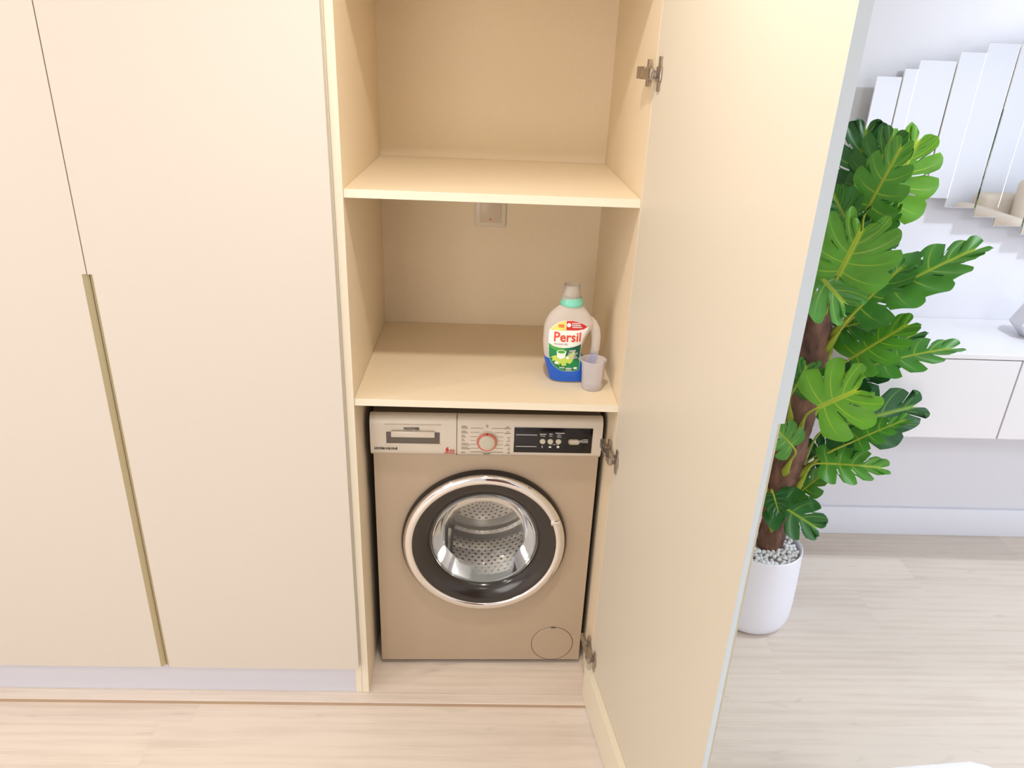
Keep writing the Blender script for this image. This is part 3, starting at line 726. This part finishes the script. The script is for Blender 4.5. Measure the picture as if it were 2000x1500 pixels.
ldash([(-.0340, .1560, .014, .003), (-.0330, .1520, .013, .002)], LORR)

# ------------------------------------------------------------------ dosing cup
cp = tag(empty('measuring_cup', (.578, .105, Z1)), 'small empty frosted plastic measuring cup in front of the detergent bottle', 'cup')
bm = lathe(bmesh.new(), [(.001, .002), (.0250, .002), (.0262, .006), (.0278, .040), (.0285, .066), (.0300, .0765), (.0312, .0775), (.0306, .0782), (.0290, .0775), (.0275, .066), (.0266, .040), (.0250, .004), (.001, .0035)], 48)
for v in bm.verts:
    if v.co.z > .06 and v.co.x < 0:
        k = max(0, -v.co.x/.03)**6*(v.co.z-.06)/.018; v.co.x -= .007*k; v.co.y *= 1-.2*k
mesh_obj('cup_body', bm, CUPM, cp, smooth=True)
mesh_obj('cup_base', lathe(bmesh.new(), [(.0235, 0), (.0255, .0005), (.0255, .003), (.0235, .003)], 40), CUPM, cp, smooth=True)

# ------------------------------------------------------------------ potted plant
PC = Vector((1.222, .375, FZ))
pt = tag(empty('potted_plant', PC), 'tall artificial monstera in a white pot, beside the open cupboard door', 'plant')
pot_prof = [(.001, 0), (.084, 0), (.106, .004), (.120, .018), (.1280, .045), (.1305, .09), (.1300, .15), (.1280, .22), (.1260, .285), (.1255, .293), (.1230, .296), (.1185, .293), (.1175, .285), (.1165, .24), (.001, .24)]
mesh_obj('pot', lathe(bmesh.new(), pot_prof, 96), POT, pt, smooth=True)
mesh_obj('soil', lathe(bmesh.new(), [(.001, .272), (.1165, .272), (.1166, .260)], 48), SOIL, pt, smooth=True)
pm = []
for k in range(5):
    b = bmesh.new(); bmesh.ops.create_icosphere(b, subdivisions=1, radius=.0094)
    for v in b.verts: v.co = v.co*random.uniform(.78, 1.2); v.co.z *= .8
    me = bpy.data.meshes.new('pebble'); b.to_mesh(me); b.free(); me.materials.append(PEB); me.shade_smooth(); pm.append(me)
placed = []
tries = 0
while len(placed) < 210 and tries < 20000:
    tries += 1
    r = .109*math.sqrt(random.random()); a = random.uniform(0, 2*math.pi); x, y = r*math.cos(a), r*math.sin(a)
    if math.hypot(x-.012, y) < .042: continue
    if all((x-p[0])**2+(y-p[1])**2 > .0122**2 for p in placed): placed.append((x, y))
for i, (x, y) in enumerate(placed):
    o = bpy.data.objects.new('pebble', pm[i % 5]); C.objects.link(o); o.parent = pt
    o.location = (x, y, .279+random.uniform(0, .007)); o.rotation_euler = [random.uniform(0, 6) for _ in range(3)]
# trunk
TX = .020
tk = bmesh.new(); pts = []; rad = []
for k in range(101):
    z = .250+k*.0086; ph = (k % 12)/12
    pts.append((TX+.010*math.sin(z*4)-.004, .006*math.sin(z*5+1), z)); rad.append(.036+.016*min(1, (z-.25)/.7)+.006*(ph)+random.uniform(-.0008, .0008))
tube(tk, pts, rad, 40)
for v in tk.verts:
    nn = noise.noise(v.co*Vector((38, 38, 9)) if False else Vector((v.co.x*38, v.co.y*38, v.co.z*12))); c0 = Vector((TX, 0, v.co.z)); d = v.co-c0; d.z = 0
    v.co += d.normalized()*(nn*.007+.003*noise.noise(Vector((v.co.x*90, v.co.y*90, v.co.z*60))))
mesh_obj('trunk', tk, BARK, pt, smooth=True, angle=60)

def leaf(B, Q, Wd, N, tone, seed, back=0):
    """split monstera leaf: B joint of blade and stalk, Q tip (world), Wd full width, N rough facing normal"""
    rnd = random.Random(seed)
    B = Vector(B)-PC; Q = Vector(Q)-PC; ax = Q-B; Ln = ax.length*1.0; ax.normalize()
    N = Vector(N); N = (N-ax*N.dot(ax)).normalized(); sd = ax.cross(N)
    bm = bmesh.new(); uvl = bm.loops.layers.uv.new('vein')
    lobes = rnd.choice((4, 5, 5)); per = 12; rows = 7
    bend = rnd.uniform(.05, .16)*Ln; fold = rnd.uniform(.10, .28); wav = rnd.uniform(.02, .05)*Wd
    def spine(u): return Vector((0, u*Ln, -bend*(u*u)*1.0+bend*.4*u))
    cuts = {}
    def width(u):       # half width along the blade
        return Wd*.5*(1.08*math.sin(math.pi*min(1, max(0, (u+.18)/1.18))**.80))**.75 if 0 <= u+.18 <= 1.18 else 0
    mesh = {}
    for s in (-1, 1):
        cols = lobes*per
        dep = [rnd.uniform(.26, .56)*(0 if rnd.random() < .18 else 1) if 0 < k < lobes else 0 for k in range(lobes+1)]
        for i in range(cols+1):
            g = i/cols
            u = .0 + .86*g                                   # where the lateral leaves the midrib
            ang = math.radians(128-108*g**.8)                # 128 deg (backwards) at the base, 20 near the tip
            lat = (Wd*.5/max(.35, math.sin(ang)) if ang > .6 else 0)
            lat = Wd*.5*(.80+.30*math.sin(math.pi*min(1, g*1.15+.12)))*(1.0 if g < .75 else 1.0-.15*(g-.75)/.25)
            if g > .72: lat = max(lat*(1-(g-.72)/.28), 0)+Ln*(1-u)*.99*((g-.72)/.28)
            kk = i/per; near = round(kk); dist = abs(kk-near)
            cut = dep[near]*(max(0, 1-dist/.13))**.6 if 0 < near < lobes else 0
            rl = lat*(1-cut)*(1-.17*(abs(kk-math.floor(kk)-.58)*1.8)**1.5)
            for j in range(rows+1):
                t = j/rows; d = rl*t
                an = ang-.32*t*(1 if g < .8 else 0)          # sweep forwards
                x = math.sin(an)*d; y = math.cos(an)*d
                p = spine(u)+Vector((s*x, y, 0))
                ps = math.sin(kk*2*math.pi)*wav*t
                z = p.z+fold*x*(.9-1.6*x/Wd)+ps*.6-((y/Ln)**2*.10*Ln if y > 0 else 0)
                phase = abs((kk-math.floor(kk))-.5)*2*(.30+.70*t)   # distance from the lobe's vein
                mesh[(s, i, j)] = (Vector((p.x, p.y, z)), (phase, x/(Wd*.5) if True else 0), t)
        V = {}
        for i in range(cols+1):
            for j in range(rows+1):
                c, uvv, t = mesh[(s, i, j)]
                V[(i, j)] = bm.verts.new(c)
        hole = set()
        for k in range(1, lobes-1):
            if rnd.random() < .75: hole |= {(k*per+per//2-4, 2), (k*per+per//2-4, 3)}
        for i in range(cols):
            for j in range(rows):
                if (i, j) in hole: continue
                q = [(i, j), (i+1, j), (i+1, j+1), (i, j+1)]
                if s < 0: q = q[::-1]
                if j == 0: q = [a for a in q if a != (i+1, 0)] if False else q
                vs = [V[a] for a in q]
                try: f = bm.faces.new(vs)
                except ValueError: continue
                for l, a in zip(f.loops, q):
                    c, uvv, t = mesh[(s, a[0], a[1])]
                    l[uvl].uv = (uvv[0]*(1 if j or True else 0), abs(c.x)/(Wd*.5))
    bmesh.ops.remove_doubles(bm, verts=bm.verts[:], dist=.00025)
    R = Matrix((sd, ax, N)).transposed()
    for v in bm.verts: v.co = B+R @ v.co
    o = mesh_obj('leaf', bm, LEAF, pt, smooth=True, angle=180)
    at = o.data.attributes.new('tone', 'FLOAT', 'POINT'); at.data.foreach_set('value', [tone]*len(o.data.vertices))
    # midrib and stalk
    st_ = bmesh.new()
    hx = math.hypot(B.x-TX, B.y); z0 = max(.30, min(1.13, B.z-.10-.42*hx)); a0 = math.atan2(B.y, B.x-TX)
    A0 = Vector((TX+.036*math.cos(a0), .036*math.sin(a0), z0))
    m1 = A0+Vector((.05*math.cos(a0), .05*math.sin(a0), .11 if z0 < 1.1 else .2)); m2 = B-ax*.05
    ps = []
    for k in range(11):
        t = k/10; ps.append(A0*(1-t)**3+m1*3*t*(1-t)**2+m2*3*t*t*(1-t)+B*t**3)
    rr = [.0040, .0125, .0085, .0055]+[.0036]*4+[.0032, .0030, .0028]
    for k in range(1, 9):
        u = k/9*.93; q = spine(u); ps.append(B+R @ Vector((0, q.y, q.z+.0002))); rr.append(.0026*(1-u)+.0005)
    tube(st_, ps, rr, 7)
    mesh_obj('stalk', st_, STALK, o, smooth=True, angle=80)
    return o
LEAVES = [
((1.293, 0.42, 1.393),(1.298, 0.45, 1.572),0.170,(-0.3, -1, 0.2),0.90),
((1.309, 0.4, 1.393),(1.353, 0.4, 1.557),0.150,(-0.5, -0.8, 0.3),0.70),
((1.293, 0.34, 1.354),(1.329, 0.3, 1.543),0.130,(-0.6, -0.7, 0.2),0.35),
((1.368, 0.4, 1.368),(1.45, 0.44, 1.549),0.200,(0.1, -1, 0.4),0.00),
((1.324, 0.38, 1.293),(1.311, 0.33, 1.372),0.080,(0, -1, 0.2),1.00),
((1.359, 0.36, 1.291),(1.386, 0.36, 1.376),0.060,(-0.9, -0.5, 0),0.40),
((1.272, 0.36, 1.295),(1.188, 0.33, 1.405),0.130,(-0.2, -1, 0.3),0.60),
((1.214, 0.25, 1.205),(1.235, 0.22, 1.34),0.220,(-0.1, -1, 0.45),0.20),
((1.16, 0.27, 1.207),(1.244, 0.22, 1.128),0.180,(0, -1, 0.5),0.35),
((1.195, 0.33, 1.206),(1.228, 0.3, 1.31),0.160,(-0.1, -1, 0.5),0.50),
((1.378, 0.45, 1.26),(1.477, 0.48, 1.22),0.110,(0, -1, 0.3),0.90),
((1.375, 0.3, 1.145),(1.614, 0.3, 1.299),0.170,(-0.3, -0.35, 1),0.40),
((1.440, 0.32, 1.158),(1.580, 0.34, 1.245),0.110,(-0.2, -0.35, 1),0.75),
((1.330, 0.42, 1.230),(1.420, 0.44, 1.330),0.120,(-.4, -.7, .5),0.85),
((1.300, 0.36, 1.020),(1.390, 0.34, 1.060),0.110,(-.2, -.6, 1),0.55),
((1.304, 0.3, 1.087),(1.433, 0.33, 1.235),0.160,(-0.5, -0.6, 0.8),0.50),
((1.326, 0.3, 0.955),(1.467, 0.28, 1.084),0.150,(-0.3, -0.5, 0.9),0.30),
((1.413, 0.38, 0.917),(1.573, 0.4, 1.018),0.130,(0, -0.3, 1),0.80),
((1.402, 0.3, 0.939),(1.619, 0.28, 1.021),0.130,(0, -0.3, 1),0.40),
((1.377, 0.4, 0.847),(1.558, 0.42, 0.965),0.130,(0, -0.4, 1),0.90),
((1.228, 0.22, 0.841),(1.322, 0.2, 0.91),0.200,(-0.1, -0.8, 0.6),0.05),
((1.182, 0.3, 0.849),(1.197, 0.27, 0.948),0.130,(0, -1, 0.4),0.60),
((1.411, 0.45, 0.83),(1.501, 0.46, 0.75),0.110,(0, -0.8, 0.5),1.00),
((1.352, 0.38, 0.692),(1.633, 0.38, 0.792),0.200,(-0.3, -0.8, 0.7),0.90),
((1.395, 0.3, 0.695),(1.533, 0.28, 0.793),0.080,(0, -0.4, 1),0.40),
((1.197, 0.26, 0.694),(1.121, 0.24, 0.769),0.100,(0, -1, 0.4),0.35),
((1.314, 0.44, 0.441),(1.332, 0.46, 0.614),0.100,(0, -1, 0.2),1.00),
((1.349, 0.42, 0.574),(1.444, 0.44, 0.627),0.100,(0, -0.8, 0.5),0.90),
((1.315, 0.3, 0.618),(1.497, 0.25, 0.64),0.120,(0, -0.6, 0.9),0.35),
((1.28, 0.36, 0.459),(1.367, 0.34, 0.579),0.090,(-0.4, -0.7, 0.6),0.40),
((1.202, 0.28, 0.485),(1.302, 0.19, 0.458),0.145,(0.2, -0.8, 0.7),0.80),
((1.175, 0.27, 0.527),(1.173, 0.2, 0.503),0.070,(-0.3, -0.8, 0.5),0.90),
# leaves on the side turned away from the camera's view, behind the open door
((1.13, 0.40, 1.12),(0.98, 0.42, 1.22),0.17,(-.2, -0.5, 1),0.5),
((1.14, 0.44, 0.86),(0.99, 0.48, 0.94),0.16,(-.2, -0.4, 1),0.7),
((1.20, 0.50, 1.02),(1.15, 0.66, 1.12),0.17,(0, .4, 1),0.8),
((1.27, 0.50, 0.72),(1.32, 0.66, 0.80),0.15,(0, .4, 1),0.8),
((1.13, 0.36, 0.60),(0.99, 0.34, 0.68),0.14,(-.2, -0.4, 1),0.6),
]
for k, a in enumerate(LEAVES): leaf(a[0], a[1], a[2]*1.10, a[3], a[4], seed=k*7+3)

# ------------------------------------------------------------------ floating cabinet on the back wall
CZ0, CZ1, CY = .606, .900, .505
tv = tag(empty('floating_cabinet', (2.45, .68, CZ0)), 'long white wall-hung cabinet with flush doors, under the mirror', 'cabinet')
TO = Vector((2.45, .68, CZ0))
def TV(o): o.location = Vector(o.location)-TO; return o
CX0, CX1 = 1.502, 3.42
TV(box('top_panel', CX0, CX1, CY, YW-.001, CZ1-.016, CZ1, TVW, tv, .001, 1))
TV(box('side_panel', CX0, CX0+.016, CY, YW-.001, CZ0, CZ1-.0165, TVW, tv, .0005, 1))
TV(box('side_panel', CX1-.016, CX1, CY, YW-.001, CZ0, CZ1-.0165, TVW, tv, .0005, 1))
TV(box('carcass', CX0+.0165, CX1-.0165, CY+.022, YW-.002, CZ0+.001, CZ1-.017, GAP, tv))
TV(box('bottom_panel', CX0+.0165, CX1-.0165, CY+.002, YW-.002, CZ0, CZ0+.0009, TVW, tv))
x = CX0+.0185
while x < CX1-.1:
    TV(box('door', x+.0012, min(x+.459, CX1-.018)-.0012, CY+.001, CY+.0205, CZ0+.0015, CZ1-.0195, TVW, tv, .0008, 1)); x += .4615
va = tag(empty('faceted_vase', (2.125, .69, CZ1)), 'pale grey faceted vase on the white floating cabinet, at the photo\'s right edge', 'vase')
bm = lathe(bmesh.new(), [(.035, .0004), (.078, .045), (.050, .11), (.030, .15), (.026, .152), (.024, .145), (.04, .10), (.06, .05), (.02, .01)], 7, cap0=True, cap1=True)
mesh_obj('vase_body', bm, GREY, va)

# ------------------------------------------------------------------ wall mirror of overlapping strips
mr_ = tag(empty('strip_mirror', (2.25, .84, 1.5)), 'large wall mirror made of staggered vertical mirror strips', 'mirror')
MO = Vector((2.25, .84, 1.5))
xe = [1.473, 1.552, 1.593, 1.708, 1.788, 1.887, 1.963, 2.061, 2.125, 2.225, 2.300, 2.40, 2.465, 2.565, 2.64, 2.74, 2.82, 2.935, 2.975, 3.055]
tp_ = [1.675, 1.699, 1.725, 1.752, 1.780, 1.803, 1.826, 1.850, 1.874, 1.895]; bt_ = [1.392, 1.368, 1.345, 1.321, 1.292, 1.265, 1.238, 1.214, 1.190, 1.168]
ns = len(xe)-1
for k in range(ns):
    kk = min(k, ns-1-k); y = .815-(.004 if k % 2 else 0)-.0006*kk
    x0, x1, z0, z1 = xe[k], xe[k+1]-.0012, bt_[min(kk, 9)], tp_[min(kk, 9)]
    bm = bmesh.new(); bx(bm, x0, x1, y, y+.007, z0, z1, .0010, 1)
    o = mesh_obj('mirror_strip', bm, MIRROR, mr_); o.location = -MO
bm = bmesh.new(); bx(bm, 1.56, 2.96, .824, YW-.0005, 1.42, 1.64)
o = mesh_obj('backing_board', bm, GREY, mr_); o.location = -MO

# ------------------------------------------------------------------ things at the photo's lower right, and seen only in the mirror
cf = tag(empty('coffee_table', (1.62, -.62, FZ)), 'white coffee table with rounded corners, its corner just in the photo\'s bottom right', 'table')
def rrect(w, d, r, n=8):
    out = []
    for cx, cy, a0 in ((w/2-r, d/2-r, 0), (-w/2+r, d/2-r, 90), (-w/2+r, -d/2+r, 180), (w/2-r, -d/2+r, 270)):
        for k in range(n+1): a = math.radians(a0+90*k/n); out.append((cx+r*math.cos(a), cy+r*math.sin(a)))
    return out
sf = tag(empty('sofa', (5.85, -3.35, FZ), 0), 'beige sofa against the far wall, seen in the strip mirror', 'sofa')
box('seat', -1.0, 1.0, -.42, .42, .12, .42, FABRIC, sf, .05, 3)
box('backrest', -1.0, 1.0, -.45, -.25, .30, .70, FABRIC, sf, .05, 3)
for s in (-1, 1): box('armrest', s*1.08-.09, s*1.08+.09, -.44, .42, .10, .60, FABRIC, sf, .05, 3)
for x in (-.9, .9):
    for y in (-.35, .35): box('leg', x-.025, x+.025, y-.025, y+.025, 0, .13, MSIDE, sf, .003)
for k, (x, r) in enumerate(((-.55, .25), (.1, -.3), (.62, .2))):
    bm = bmesh.new(); bx(bm, -.22, .22, -.07, .07, -.2, .2, .06, 4)
    o = tag(mesh_obj('throw_cushion', bm, (FABRIC, FABRIC_G, FABRIC)[k], smooth=True), ('beige cushion at the sofa\'s left end', 'grey cushion in the middle of the sofa', 'beige cushion at the sofa\'s right end')[k], 'cushion', 'cushions on the sofa')
    o.location = (5.85+x, -3.49, FZ+.645); o.rotation_euler = (.25, r*.4, r*.5)
# coffee table parts: top z .40
bm = bmesh.new(); prism(bm, rrect(.60, .60, .06), .365, .40); bmesh.ops.bevel(bm, geom=[e for e in bm.edges if abs(e.verts[0].co.z-e.verts[1].co.z) < 1e-5], offset=.006, segments=3, profile=.5, affect='EDGES')
ct = mesh_obj('tabletop', bm, WTABLE, cf, smooth=True, angle=50)
for sx in (-1, 1):
    for sy in (-1, 1):
        bm = bmesh.new(); tube(bm, [(sx*.22, sy*.22, .366), (sx*.25, sy*.25, .0005)], [.018, .012], 12); mesh_obj('leg', bm, WTABLE, cf, smooth=True)
# place so that the far right corner of the top shows in the frame
cf.location = (1.129, -.848, FZ); cf.rotation_euler = (0, 0, math.radians(5.5))
